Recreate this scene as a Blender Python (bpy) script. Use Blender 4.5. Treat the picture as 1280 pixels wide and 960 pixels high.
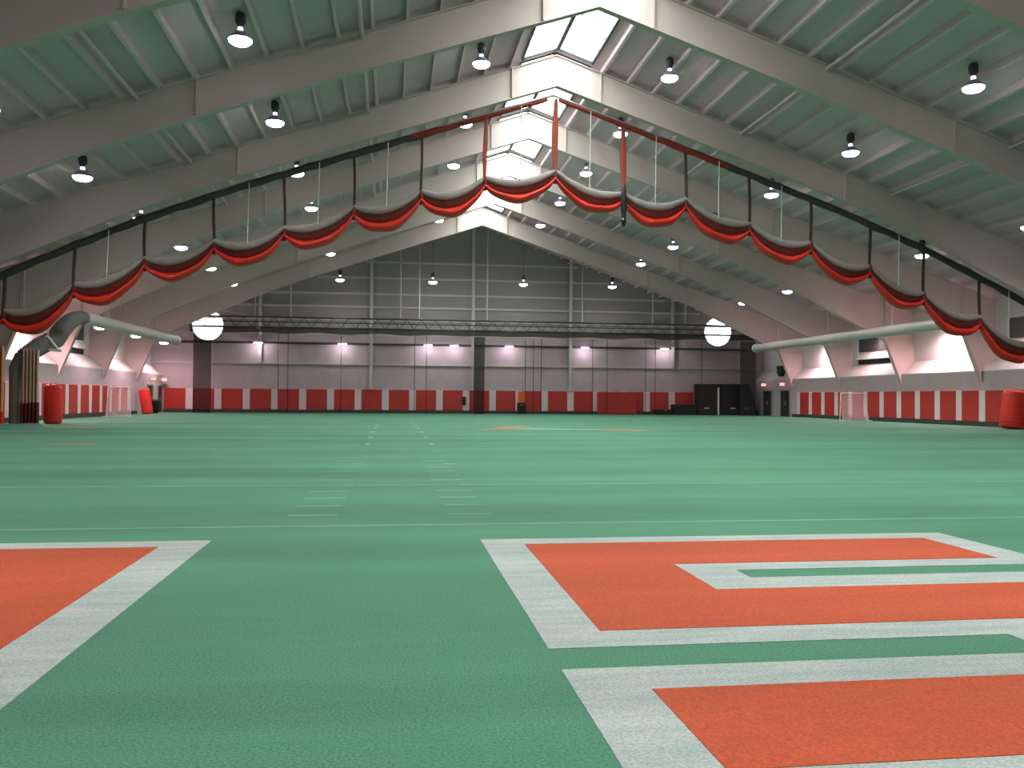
import bpy, bmesh, math, random
from mathutils import Vector, Matrix
random.seed(7)
S = bpy.context.scene
for o in list(bpy.data.objects):
    bpy.data.objects.remove(o)
COL = S.collection

# ------------------------------------------------------------------ camera
F_PX, YAW, PITCH, ROLL, EYE = 1099.24, 0.1368, 0.0154, 0.0073, 1.4587
cy, sy, cp, sp = math.cos(YAW), math.sin(YAW), math.cos(PITCH), math.sin(PITCH)
fwd = Vector((sy*cp, cy*cp, sp))
right = Vector((cy, -sy, 0))
up = right.cross(fwd)
cr, sr = math.cos(ROLL), math.sin(ROLL)
right, up = cr*right + sr*up, cr*up - sr*right
cam = bpy.data.cameras.new('camera')
cam.sensor_fit = 'HORIZONTAL'; cam.sensor_width = 36; cam.lens = 36*F_PX/1280
cam.clip_start = 0.05; cam.clip_end = 400
camo = bpy.data.objects.new('camera', cam); COL.objects.link(camo)
camo.matrix_world = Matrix(((right.x, up.x, -fwd.x, 0), (right.y, up.y, -fwd.y, 0), (right.z, up.z, -fwd.z, EYE), (0, 0, 0, 1)))
S.camera = camo

# ------------------------------------------------------------------ world, exposure, lamp powers
w = bpy.data.worlds.new('world'); S.world = w; w.use_nodes = True
w.node_tree.nodes['Background'].inputs[0].default_value = (0.85, 0.92, 1.0, 1)
w.node_tree.nodes['Background'].inputs[1].default_value = 1.0
S.view_settings.view_transform = 'Standard'; S.view_settings.look = 'None'
S.view_settings.exposure = 0.0; S.view_settings.gamma = 1; S.view_settings.use_curve_mapping = False
P_LAMP, P_SIDE, P_WALL = 470.0, 2000.0, 75.0
SKY_E, ROUND_E, LENS_E = 13.0, 9.0, 25.0
LAMP_COL, SIDE_COL = (1.0, 0.98, 0.96), (1.0, 0.64, 0.70)

# ------------------------------------------------------------------ helpers
W = {}                                   # world origin of every object built
class MB:
    def __init__(s): s.v = []; s.f = []; s.sm = []
    def add(s, vs, fs, smooth=False):
        n = len(s.v); s.v += [Vector(p) for p in vs]
        for f in fs: s.f.append([i+n for i in f]); s.sm.append(smooth)
        return s
    def box(s, x0, x1, y0, y1, z0, z1):
        return s.add([(x0,y0,z0),(x1,y0,z0),(x1,y1,z0),(x0,y1,z0),(x0,y0,z1),(x1,y0,z1),(x1,y1,z1),(x0,y1,z1)],
                     [(0,3,2,1),(4,5,6,7),(0,1,5,4),(1,2,6,5),(2,3,7,6),(3,0,4,7)])
    def bevbox(s, x0, x1, y0, y1, z0, z1, b):
        bm = bmesh.new(); bmesh.ops.create_cube(bm, size=1)
        for v in bm.verts: v.co = Vector(((x0+x1)/2+v.co.x*(x1-x0), (y0+y1)/2+v.co.y*(y1-y0), (z0+z1)/2+v.co.z*(z1-z0)))
        bmesh.ops.bevel(bm, geom=bm.edges[:], offset=b, segments=2, profile=0.6, affect='EDGES')
        bm.verts.index_update()
        s.add([v.co.copy() for v in bm.verts], [[v.index for v in f.verts] for f in bm.faces]); bm.free()
        return s
    def prism(s, pts, axis, a, b):       # polygon extruded along an axis ('x': pts are y,z; 'y': x,z; 'z': x,y)
        def P(p, t): return {'x': (t,p[0],p[1]), 'y': (p[0],t,p[1]), 'z': (p[0],p[1],t)}[axis]
        n = len(pts)
        vs = [P(p,a) for p in pts] + [P(p,b) for p in pts]
        fs = [list(range(n))[::-1], list(range(n,2*n))] + [[i,(i+1)%n,n+(i+1)%n,n+i] for i in range(n)]
        return s.add(vs, fs)
    def tube(s, path, r, n=8, caps=True, smooth=True):
        path = [Vector(p) for p in path]; rs = r if isinstance(r,(list,tuple)) else [r]*len(path)
        vs = []; fs = []; t0 = (path[1]-path[0]).normalized()
        u = t0.orthogonal().normalized()
        if abs(t0.z) < 0.9: u = t0.cross(Vector((0,0,1))).normalized()
        for i, p in enumerate(path):
            a = path[max(i-1,0)]; b = path[min(i+1,len(path)-1)]; t = (b-a).normalized()
            u = (u - t*u.dot(t)).normalized(); v = t.cross(u)
            for k in range(n):
                an = 2*math.pi*k/n; vs.append(p + (u*math.cos(an)+v*math.sin(an))*rs[i])
        for i in range(len(path)-1):
            for k in range(n):
                fs.append([i*n+k, i*n+(k+1)%n, (i+1)*n+(k+1)%n, (i+1)*n+k])
        s.add(vs, fs, smooth)
        if caps:
            m = len(path)-1
            s.add([vs[k] for k in range(n)], [list(range(n))[::-1]]); s.add([vs[m*n+k] for k in range(n)], [list(range(n))])
        return s
    def lathe(s, prof, c=(0,0,0), n=16, smooth=True):
        vs = []; fs = []
        for r, z in prof:
            for k in range(n):
                an = 2*math.pi*k/n; vs.append((c[0]+r*math.cos(an), c[1]+r*math.sin(an), c[2]+z))
        for i in range(len(prof)-1):
            for k in range(n): fs.append([i*n+k, i*n+(k+1)%n, (i+1)*n+(k+1)%n, (i+1)*n+k])
        fs.append(list(range(n))[::-1]); fs.append([(len(prof)-1)*n+k for k in range(n)])
        return s.add(vs, fs, smooth)
    def grid(s, rows, smooth=True):      # rows of points -> sheet
        m = len(rows[0]); vs = [p for r in rows for p in r]
        fs = [[i*m+k, i*m+k+1, (i+1)*m+k+1, (i+1)*m+k] for i in range(len(rows)-1) for k in range(m-1)]
        return s.add(vs, fs, smooth)
    def build(s, name, mat, parent=None, origin=None):
        if origin is not None: o0 = Vector(origin)
        elif parent is not None: o0 = W[parent]
        else:
            xs = [p.x for p in s.v]; ys = [p.y for p in s.v]
            o0 = Vector(((min(xs)+max(xs))/2, (min(ys)+max(ys))/2, min(p.z for p in s.v)))
        me = bpy.data.meshes.new(name)
        me.from_pydata([p-o0 for p in s.v], [], s.f)
        me.polygons.foreach_set('use_smooth', s.sm)
        bm = bmesh.new(); bm.from_mesh(me)
        if not getattr(s, 'keep', False): bmesh.ops.recalc_face_normals(bm, faces=bm.faces[:])
        bm.to_mesh(me); bm.free(); me.update()
        me.materials.append(mat)
        return put(name, me, parent, o0)
def put(name, me, parent, o0):
    o = bpy.data.objects.new(name, me); COL.objects.link(o); W[o] = Vector(o0)
    if parent is not None:
        o.parent = parent; o.location = Vector(o0) - W[parent]
    else: o.location = o0
    return o
def tag(o, label, cat, group=None):
    o['label'] = label; o['category'] = cat
    if group: o['group'] = group
    return o
def thing(name, loc, label, cat, group=None):
    o = bpy.data.objects.new(name, None); COL.objects.link(o); o.location = loc; W[o] = Vector(loc)
    o.empty_display_size = 0.2
    return tag(o, label, cat, group)
def struct(o): o['kind'] = 'structure'; return o
def dup(root, loc, label=None, group=None, rot=None):
    r = root.copy(); COL.objects.link(r); r.location = loc; W[r] = Vector(loc)
    if label: r['label'] = label
    if group: r['group'] = group
    if rot: r.rotation_euler = rot
    for ch in list(root.children):
        c = ch.copy(); COL.objects.link(c); c.parent = r; c.matrix_parent_inverse = ch.matrix_parent_inverse.copy()
        for g in list(ch.children):
            d = g.copy(); COL.objects.link(d); d.parent = c
    return r

# ------------------------------------------------------------------ materials
def mat(name, col, rough=0.7, metal=0.0, var=0.12, scale=6.0, stretch=(1,1,1), bump=0.0, bscale=40.0, spec=0.3, alpha=None):
    m = bpy.data.materials.new(name); m.use_nodes = True; nt = m.node_tree; b = nt.nodes['Principled BSDF']
    b.inputs['Roughness'].default_value = rough; b.inputs['Metallic'].default_value = metal
    b.inputs['Specular IOR Level'].default_value = spec
    tc = nt.nodes.new('ShaderNodeTexCoord'); mp = nt.nodes.new('ShaderNodeMapping'); mp.inputs['Scale'].default_value = stretch
    nz = nt.nodes.new('ShaderNodeTexNoise'); nz.inputs['Scale'].default_value = scale; nz.inputs['Detail'].default_value = 4
    mx = nt.nodes.new('ShaderNodeMix'); mx.data_type = 'RGBA'
    mx.inputs[6].default_value = (*[c*(1-var) for c in col], 1); mx.inputs[7].default_value = (*[min(1,c*(1+var)) for c in col], 1)
    nt.links.new(tc.outputs['Object'], mp.inputs[0]); nt.links.new(mp.outputs[0], nz.inputs['Vector'])
    nt.links.new(nz.outputs['Fac'], mx.inputs[0]); nt.links.new(mx.outputs[2], b.inputs['Base Color'])
    if bump:
        n2 = nt.nodes.new('ShaderNodeTexNoise'); n2.inputs['Scale'].default_value = bscale
        bp = nt.nodes.new('ShaderNodeBump'); bp.inputs['Strength'].default_value = bump
        nt.links.new(tc.outputs['Object'], n2.inputs['Vector']); nt.links.new(n2.outputs['Fac'], bp.inputs['Height']); nt.links.new(bp.outputs[0], b.inputs['Normal'])
    if alpha is not None: b.inputs['Alpha'].default_value = alpha
    return m
def emit(name, col, e):
    m = bpy.data.materials.new(name); m.use_nodes = True; nt = m.node_tree; b = nt.nodes['Principled BSDF']
    b.inputs['Base Color'].default_value = (*[c*0.5 for c in col], 1)
    b.inputs['Emission Color'].default_value = (*col, 1); b.inputs['Emission Strength'].default_value = e
    return m
def turf_mat(name, col, worn, wornamt, fine=0.28):
    """artificial turf: nap streaks across the hall, wear patches, fibre speckle"""
    m = bpy.data.materials.new(name); m.use_nodes = True; nt = m.node_tree; b = nt.nodes['Principled BSDF']
    b.inputs['Roughness'].default_value = 0.85; b.inputs['Specular IOR Level'].default_value = 0.25
    L = nt.links.new; N = nt.nodes.new
    tc = N('ShaderNodeTexCoord')
    def noise(scale, stretch, detail=3):
        mp = N('ShaderNodeMapping'); mp.inputs['Scale'].default_value = stretch
        n = N('ShaderNodeTexNoise'); n.inputs['Scale'].default_value = scale; n.inputs['Detail'].default_value = detail
        L(tc.outputs['Object'], mp.inputs[0]); L(mp.outputs[0], n.inputs['Vector']); return n.outputs['Fac']
    def ramp(fac, a, c):
        r = N('ShaderNodeMapRange'); r.inputs['From Min'].default_value = 0.3; r.inputs['From Max'].default_value = 0.7
        r.inputs['To Min'].default_value = a; r.inputs['To Max'].default_value = c; L(fac, r.inputs['Value']); return r.outputs[0]
    def mul(a, c):
        q = N('ShaderNodeMath'); q.operation = 'MULTIPLY'; L(a, q.inputs[0]); L(c, q.inputs[1]); return q.outputs[0]
    v = mul(mul(ramp(noise(1.0, (0.05, 0.5, 1)), 0.80, 1.20), ramp(noise(0.35, (1, 1, 1)), 0.92, 1.08)), ramp(noise(70, (1, 1, 1), 2), 1-fine, 1+fine))
    mx = N('ShaderNodeMix'); mx.data_type = 'RGBA'; mx.inputs[6].default_value = (*col, 1); mx.inputs[7].default_value = (*worn, 1)
    L(ramp(noise(5.0, (0.25, 1.6, 1), 6), 0.0, wornamt), mx.inputs[0])
    sc = N('ShaderNodeVectorMath'); sc.operation = 'SCALE'; L(mx.outputs[2], sc.inputs[0]); L(v, sc.inputs['Scale'])
    L(sc.outputs[0], b.inputs['Base Color'])
    bp = N('ShaderNodeBump'); bp.inputs['Strength'].default_value = 0.25; bp.inputs['Distance'].default_value = 0.01
    L(noise(160, (1, 1, 1), 2), bp.inputs['Height']); L(bp.outputs[0], b.inputs['Normal'])
    return m
def block_mat(name, col):
    """concrete block masonry, joints far below picture resolution"""
    m = mat(name, col, 0.85, var=0.15, scale=1.2)
    nt = m.node_tree; b = nt.nodes['Principled BSDF']; L = nt.links.new
    tc = nt.nodes.new('ShaderNodeTexCoord'); sx = nt.nodes.new('ShaderNodeSeparateXYZ'); ad = nt.nodes.new('ShaderNodeMath')
    cb = nt.nodes.new('ShaderNodeCombineXYZ'); br = nt.nodes.new('ShaderNodeTexBrick')
    L(tc.outputs['Object'], sx.inputs[0]); L(sx.outputs[0], ad.inputs[0]); L(sx.outputs[1], ad.inputs[1])
    L(ad.outputs[0], cb.inputs[0]); L(sx.outputs[2], cb.inputs[1]); L(cb.outputs[0], br.inputs['Vector'])
    br.inputs['Scale'].default_value = 1.0; br.inputs['Brick Width'].default_value = 0.4; br.inputs['Row Height'].default_value = 0.2; br.inputs['Mortar Size'].default_value = 0.012
    bp = nt.nodes.new('ShaderNodeBump'); bp.inputs['Strength'].default_value = 0.3; bp.inputs['Distance'].default_value = 0.01; bp.invert = True
    L(br.outputs['Fac'], bp.inputs['Height']); L(bp.outputs[0], b.inputs['Normal'])
    return m
def rib_mat(name, col, freq, axis):
    """ribbed sheet metal"""
    m = mat(name, col, 0.6, var=0.08, scale=0.8)
    nt = m.node_tree; b = nt.nodes['Principled BSDF']; L = nt.links.new
    tc = nt.nodes.new('ShaderNodeTexCoord'); wv = nt.nodes.new('ShaderNodeTexWave'); wv.bands_direction = axis
    wv.inputs['Scale'].default_value = freq; bp = nt.nodes.new('ShaderNodeBump'); bp.inputs['Strength'].default_value = 0.35; bp.inputs['Distance'].default_value = 0.02
    L(tc.outputs['Object'], wv.inputs['Vector']); L(wv.outputs['Fac'], bp.inputs['Height']); L(bp.outputs[0], b.inputs['Normal'])
    return m
M = {}
M['turf'] = turf_mat('green_turf', (0.075, 0.225, 0.135), (0.10, 0.235, 0.16), 0.6)
M['turf_red'] = turf_mat('red_turf', (0.56, 0.085, 0.030), (0.42, 0.085, 0.045), 0.5, 0.2)
M['turf_white'] = turf_mat('white_turf', (0.50, 0.50, 0.48), (0.30, 0.37, 0.36), 0.7, 0.22)
M['turf_line'] = turf_mat('worn_line', (0.21, 0.36, 0.28), (0.12, 0.28, 0.19), 0.9, 0.22)
M['turf_tan'] = turf_mat('worn_red_turf', (0.40, 0.17, 0.09), (0.15, 0.24, 0.14), 1.0, 0.2)
M['deck'] = mat('roof_deck', (0.62, 0.455, 0.52), 0.7, var=0.08, scale=0.5)
M['purlin'] = mat('purlin_paint', (0.64, 0.49, 0.54), 0.6, var=0.08)
M['frame'] = mat('frame_paint', (0.56, 0.44, 0.42), 0.55, var=0.07, scale=0.9)
M['pipe'] = mat('pipe_paint', (0.56, 0.44, 0.48), 0.5)
M['block'] = block_mat('block_wall', (0.52, 0.42, 0.44))
M['upper'] = mat('painted_upper_wall', (0.62, 0.56, 0.54), 0.75, var=0.08, scale=0.8)
M['siding'] = rib_mat('gable_siding', (0.37, 0.34, 0.32), 6.0, 'X')
M['girt'] = mat('girt_paint', (0.55, 0.52, 0.50), 0.45, var=0.06)
M['red'] = mat('red_vinyl_pad', (0.50, 0.035, 0.025), 0.45, var=0.18, scale=0.7, spec=0.4)
M['redb'] = mat('bright_red_vinyl', (0.72, 0.030, 0.018), 0.4, var=0.15, scale=1.5, spec=0.4)
M['white'] = mat('white_vinyl_pad', (0.78, 0.62, 0.64), 0.5, var=0.08, scale=0.8)
M['dark'] = mat('dark_rubber', (0.02, 0.022, 0.022), 0.7)
M['base'] = mat('dark_base_strip', (0.05, 0.06, 0.055), 0.7)
M['black'] = mat('black_vinyl', (0.016, 0.017, 0.017), 0.5, var=0.3, scale=2)
M['net_black'] = mat('black_net', (0.030, 0.027, 0.03), 0.9, var=0.3, scale=12, alpha=0.55)
M['net_loose'] = mat('loose_black_net', (0.05, 0.045, 0.05), 0.9, alpha=0.45)
M['net_sheer'] = mat('sheer_black_net', (0.03, 0.028, 0.03), 0.9, alpha=0.08)
M['net_white'] = mat('white_mesh_net', (0.30, 0.255, 0.245), 0.8, var=0.15, scale=5)
M['net_haze'] = mat('white_sheer_net', (0.60, 0.58, 0.55), 0.9, alpha=0.09)
M['net_goal'] = mat('pale_goal_net', (0.70, 0.55, 0.56), 0.9, alpha=0.38)
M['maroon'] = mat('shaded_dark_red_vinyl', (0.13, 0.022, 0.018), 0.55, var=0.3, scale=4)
M['redroll'] = mat('red_header_vinyl', (0.26, 0.030, 0.022), 0.6, var=0.4, scale=2)
M['strap_shaded'] = mat('shaded_strap_webbing', (0.06, 0.028, 0.022), 0.7, var=0.3, scale=3)  # same strap webbing, with the dimmer light off the ridge put into its colour
M['redroll_shaded'] = mat('shaded_header_vinyl', (0.055, 0.052, 0.048), 0.7, var=0.3, scale=2)  # the red header vinyl again, its shade away from the skylights painted in
M['strap'] = mat('strap_webbing', (0.30, 0.055, 0.030), 0.7, var=0.3, scale=3)
M['rope'] = mat('pale_rope', (0.60, 0.60, 0.56), 0.8)
M['tan'] = mat('tan_pleated_net', (0.55, 0.36, 0.30), 0.7, var=0.25, scale=4, stretch=(3,3,0.3))
M['orange'] = mat('orange_pleated_vinyl', (0.62, 0.26, 0.14), 0.6, var=0.35, scale=5, stretch=(3,3,0.2))
M['duct'] = mat('duct_metal', (0.50, 0.48, 0.45), 0.45, metal=0.25, var=0.08, scale=2)
M['duct_dark'] = mat('dark_duct_cloth', (0.14, 0.14, 0.13), 0.7, var=0.2, scale=2)
M['ballast'] = mat('ballast_housing', (0.05, 0.055, 0.055), 0.5)
M['reflector'] = mat('lavender_reflector', (0.42, 0.30, 0.55), 0.3, metal=0.3)
M['steel'] = mat('galvanised_steel', (0.45, 0.45, 0.46), 0.35, metal=0.7)
M['truss'] = mat('dark_truss_steel', (0.11, 0.10, 0.11), 0.4, metal=0.5)
M['door'] = mat('dark_door', (0.035, 0.04, 0.042), 0.5)
M['vest'] = mat('grey_portal', (0.30, 0.30, 0.28), 0.7)
M['green'] = mat('dark_green_plastic', (0.03, 0.06, 0.03), 0.6)
M['glass'] = mat('dark_glass', (0.05, 0.045, 0.045), 0.12, spec=0.6)
M['orangeb'] = mat('orange_board', (0.80, 0.16, 0.04), 0.5)
M['label'] = mat('pale_label', (0.55, 0.56, 0.54), 0.6)
M['plain_white'] = mat('white_paint', (0.80, 0.78, 0.76), 0.5)
M['lens'] = emit('lamp_lens', (1.0, 0.97, 1.0), LENS_E)
M['neck'] = emit('lamp_neck_glow', (1.0, 0.95, 1.0), 3.0)
M['sky'] = emit('skylight_panel', (0.84, 1.0, 0.94), SKY_E)
M['round'] = emit('daylit_round_pane', (0.95, 0.98, 1.0), ROUND_E)
M['walllens'] = emit('wall_lamp_lens', (1.0, 0.92, 1.0), 10.0)
M['exit_red'] = emit('exit_letters', (1.0, 0.05, 0.04), 6.0)
M['exit_face'] = emit('exit_face', (1.0, 0.55, 0.50), 1.2)

# ------------------------------------------------------------------ hall dimensions
XR, XW = 7.2, 26.47                # ridge position, half width to the lower wall face
H, SL = 15.36, 0.3445              # rafter soffit at the ridge, roof slope
FAR, NEAR = 78.25, -7.0
FZ = [70.5 - 8.02*k for k in range(10)][::-1]         # frames, nearest first (-1.7 ... 70.5)
FZ = [z for z in FZ if z > NEAR+1]
TOPF, DECK = 1.35, 1.62            # above the soffit line: rafter top flange, roof deck
def soff(d): return H - SL*abs(d)
XL_, XR_ = XR-XW, XR+XW
BACK = 0.9                         # the upper wall stands this far behind the lower wall
LEDGE0, LEDGE1 = 3.15, 4.05

# ------------------------------------------------------------------ floor and painted letters
floor = struct(MB().box(XL_-1, XR_+1, NEAR-0.3, FAR+0.3, -0.3, 0).build('floor', M['turf'], origin=(0,0,0)))
def paint(name, polys, m, h):
    b = MB()
    for p in polys: b.prism(p, 'z', 0.0005, h)
    return b.build(name, m, floor)
x0, x1 = 0.92, 6.0
paint('letter_outline', [[(x0,9.0),(x1,9.0),(x1,7.2),(2.93,7.2),(2.93,6.88),(x1,6.88),(x1,2.95),(x0,2.95),(x0,4.66),(3.84,4.66),(3.84,5.05),(x0,5.05)]], M['turf_white'], 0.003)
paint('letter_fill', [[(1.33,8.66),(5.6,8.66),(5.6,7.5),(2.48,7.5),(2.48,6.47),(5.6,6.47),(5.6,3.32),(1.32,3.32),(1.31,4.29),(4.27,4.29),(4.27,5.4),(1.31,5.4)]], M['turf_red'], 0.006)
def ring(a, b, c, d, tx, tz):
    return [[(a,c),(b,c),(b,c-tz),(a,c-tz)], [(a,d+tz),(b,d+tz),(b,d),(a,d)], [(a,c-tz),(a+tx,c-tz),(a+tx,d+tz),(a,d+tz)], [(b-tx,c-tz),(b,c-tz),(b,d+tz),(b-tx,d+tz)]]
paint('letter_outline', ring(-6.9, -1.77, 9.18, 2.9, 2.0, 1.9), M['turf_white'], 0.003)
paint('letter_fill', ring(-6.5, -2.19, 8.82, 3.26, 1.16, 1.18), M['turf_red'], 0.006)
Z1, YD = 10.093, 4.572
for i in range(2):
    z = Z1 + YD*i
    paint('yard_line', [[(XL_+0.4, z-0.045), (XR_-0.4, z-0.045), (XR_-0.4, z+0.045), (XL_+0.4, z+0.045)]], M['turf_line'], 0.002)
for i in range(26):
    z = Z1 + 0.9144*(i+1)
    if (i+1) % 5 == 0:
        if z > 12:
            for xc in (-0.70, 1.27): paint('hash_mark', [[(xc-0.12, z-0.09), (xc+0.12, z-0.09), (xc+0.12, z+0.09), (xc-0.12, z+0.09)]], M['turf_line'], 0.003)
        continue
    if i > 10: continue
    for xa, xb in ((-1.22, -0.63), (0.72, 1.27)):
        paint('hash_mark', [[(xa, z-0.05), (xb, z-0.05), (xb, z+0.05), (xa, z+0.05)]], M['turf_line'], 0.002)
for z in (27.4, 32, 36.6, 41.1, 45.7, 50.3, 54.8):
    for xc in (-0.70, 1.27): paint('hash_mark', [[(xc-0.07, z-0.5), (xc+0.07, z-0.5), (xc+0.07, z+0.5), (xc-0.07, z+0.5)]], M['turf_line'], 0.002)
paint('field_emblem', [[(3.7,38.8),(5.2,39.2),(6.9,42.2),(6.8,45.0),(5.6,44.4)]], M['turf_tan'], 0.003)
paint('field_emblem', [[(9.4,38.9),(10.6,37.6),(12.1,38.6),(11.3,40.3),(10.0,41.2)]], M['turf_tan'], 0.003)
paint('field_emblem', [[(5.3,39.8),(9.5,39.5),(9.9,40.6),(6.6,41.6)]], M['turf_line'], 0.002)
paint('field_emblem', [[(-9.9,27.0),(-8.6,27.0),(-8.7,27.9),(-9.8,27.7)]], M['turf_tan'], 0.003)
paint('field_emblem', [[(-14.4,39.5),(-12.6,39.5),(-12.4,41.4),(-14.0,41.2)]], M['turf_tan'], 0.003)

# ------------------------------------------------------------------ roof: deck, purlins, skylights
def roof_poly(d0, d1, a, b):       # strip of roof between distances d0..d1 from the ridge on side s
    return lambda s: [(XR+s*d0, H+a-SL*d0), (XR+s*d1, H+a-SL*d1), (XR+s*d1, H+b-SL*d1), (XR+s*d0, H+b-SL*d0)]
DOUT = XW+BACK+0.5
SKYW = 1.62
b = MB()
for s in (-1, 1): b.prism(roof_poly(SKYW, DOUT, DECK, DECK+0.12)(s), 'y', NEAR-0.3, FAR+0.3)
ceiling = struct(b.build('ceiling', M['deck'], origin=(XR, 0, H)))
for s in (-1, 1):
    for k in range(22):
        d = 2.07 + 1.165*k
        if d > 26.2: continue
        zt = H + DECK - SL*d
        p = [(-0.035,-0.0), (-0.035,-0.25), (0.075,-0.25), (0.075,-0.225), (-0.012,-0.225), (-0.012,0.0)]
        MB().prism([(XR+s*(d+q[0]), zt+q[1]+(-SL*q[0])-0.001) for q in p], 'y', NEAR, FAR-0.02).build('purlin', M['purlin'], ceiling)
for s, d in ((1, 8.62), (-1, 8.3), (-1, 15.6), (1, 16.0)):
    zt = H + DECK - SL*d - 0.36
    MB().tube([(XR+s*d, NEAR+0.2, zt), (XR+s*d, FAR-0.2, zt)], 0.075, 8).build('sprinkler_pipe', M['pipe'], ceiling)
# skylights: one window on each side of the ridge in every bay
bays = list(zip([NEAR]+FZ, FZ+[FAR]))
wn = 0
for s in (-1, 1):
    for (za, zb) in bays[:-1]:
        wn += 1
        ya, yb = za+0.22, zb-0.22
        b = MB()
        b.prism(roof_poly(0.0, 0.09, DECK-0.06, DECK+0.1)(s), 'y', ya, yb)
        b.prism(roof_poly(SKYW-0.09, SKYW, DECK-0.10, DECK+0.1)(s), 'y', ya, yb)
        for t in (ya, yb-0.08): b.prism(roof_poly(0.09, SKYW-0.09, DECK-0.06, DECK+0.1)(s), 'y', t, t+0.08)
        win = struct(b.build('window_%d' % wn, M['base']))
        n = 6; L = (yb-ya-0.16)/n
        for k in range(n):
            t = ya+0.08+k*L
            MB().prism(roof_poly(0.10, SKYW-0.10, DECK+0.0, DECK+0.03)(s), 'y', t+0.03, t+L-0.03).build('pane', M['sky'], win)
        for k in range(1, n):
            t = ya+0.08+k*L
            MB().prism(roof_poly(0.09, SKYW-0.09, DECK-0.03, DECK+0.05)(s), 'y', t-0.03, t+0.03).build('glazing_bar', M['base'], win)
    # cover strips over the roof above the frames between skylights
b = MB()
for z in FZ:
    for s in (-1, 1): b.prism(roof_poly(0, SKYW, DECK+0.01, DECK+0.12)(s), 'y', z-0.22, z+0.22)
for s in (-1, 1): b.prism(roof_poly(0, SKYW, DECK+0.01, DECK+0.12)(s), 'y', FZ[-1]+0.2, FAR+0.3)
b.build('ridge_cap', M['deck'], ceiling)

# ------------------------------------------------------------------ walls
def wx(s, d): return XR + s*d
def side_wall(name, s, m):
    prof = [(0, 0), (0, LEDGE0), (BACK, LEDGE0+0.0), (BACK+0.4, LEDGE0), (BACK+0.4, 0)]
    b = MB(); b.prism([(wx(s, XW+p[0]), p[1]) for p in prof], 'y', NEAR-0.3, FAR+0.3)
    wl = struct(b.build(name, M['block'], origin=(wx(s, XW), 0, 0)))
    top = H+DECK-SL*(XW+BACK)-0.02
    # sloping sill and upper wall, bay by bay
    edges = [NEAR]+FZ+[FAR]
    for za, zb in zip(edges[:-1], edges[1:]):
        MB().prism([(wx(s,XW), LEDGE0), (wx(s,XW), LEDGE0+0.06), (wx(s,XW+BACK), LEDGE1), (wx(s,XW+BACK+0.3), LEDGE1), (wx(s,XW+BACK+0.3), LEDGE0)], 'y', za+0.06, zb-0.06).build('sloping_sill', M['upper'], wl)
        MB().box(*sorted((wx(s,XW+BACK), wx(s,XW+BACK+0.3))), za+0.0, zb-0.0, LEDGE1+0.005, top).build('upper_panel', M['upper'], wl)
    return wl
wall_left = side_wall('wall_left', -1, None)
wall_right = side_wall('wall_right', 1, None)
b = MB().box(XL_-1.3, XR_+1.3, FAR, FAR+0.3, 0, 7.0)
wall_far = struct(b.build('wall_far', M['block'], origin=(XR, FAR, 0)))
# gable siding with round openings is built as a thin layer behind; strips keep the openings free
RW = [(XR-22.8, 7.47), (XR+22.8, 7.67)]; RR = 1.28
def gable(name, y, yy, m, parent):
    pts = [(XL_-BACK, 7.0), (XR_+BACK, 7.0), (XR_+BACK, soff(XW+BACK)+DECK-0.02), (XR, H+DECK-0.02), (XL_-BACK, soff(XW+BACK)+DECK-0.02)]
    return MB().prism(pts, 'y', y, yy).build(name, m, parent)
gable('gable_siding', FAR+0.02, FAR+0.3, M['siding'], wall_far)
for zz in (4.29, 8.18, 9.32, 10.47, 11.9, 13.3):
    half = min(XW+0.5, (H+DECK-0.3-zz)/SL - 0.3)
    MB().box(XR-half, XR+half, FAR-0.16, FAR+0.02, zz-0.09, zz+0.09).build('girt', M['girt'], wall_far)
MB().tube([(XL_+1, FAR-0.12, 6.05), (XR_-1, FAR-0.12, 6.05)], 0.09, 8).build('wall_pipe', M['base'], wall_far)
for d in (-18.4, -8.95, 0.0, 8.85, 18.4):
    zt = H + TOPF - SL*abs(d)
    c = MB(); X = XR+d
    z0 = 4.3 if abs(d) > 15 else 2.1
    for (a, bb, c0, c1) in ((-0.14,0.14,-0.38,-0.35), (-0.14,0.14,-0.17,-0.14), (-0.02,0.02,-0.35,-0.17)):
        c.box(X+a, X+bb, FAR+c0, FAR+c1, z0, zt)
    c.build('gable_column', M['girt'], wall_far)
wall_near = struct(MB().prism([(XL_-BACK, 0), (XR_+BACK, 0), (XR_+BACK, soff(XW+BACK)+DECK), (XR, H+DECK), (XL_-BACK, soff(XW+BACK)+DECK)], 'y', NEAR-0.3, NEAR).build('wall_near', M['block'], origin=(XR, NEAR, 0)))
struct(MB().box(XL_+0.1, XR_-0.1, FAR-0.10, FAR, 0, 0.25).build('baseboard_far', M['base']))
struct(MB().box(XL_, XL_+0.10, 3, 70.4, 0, 0.25).build('baseboard_left', M['base']))
struct(MB().box(XR_-0.10, XR_, 3, 70.4, 0, 0.25).build('baseboard_right', M['base']))

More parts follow.
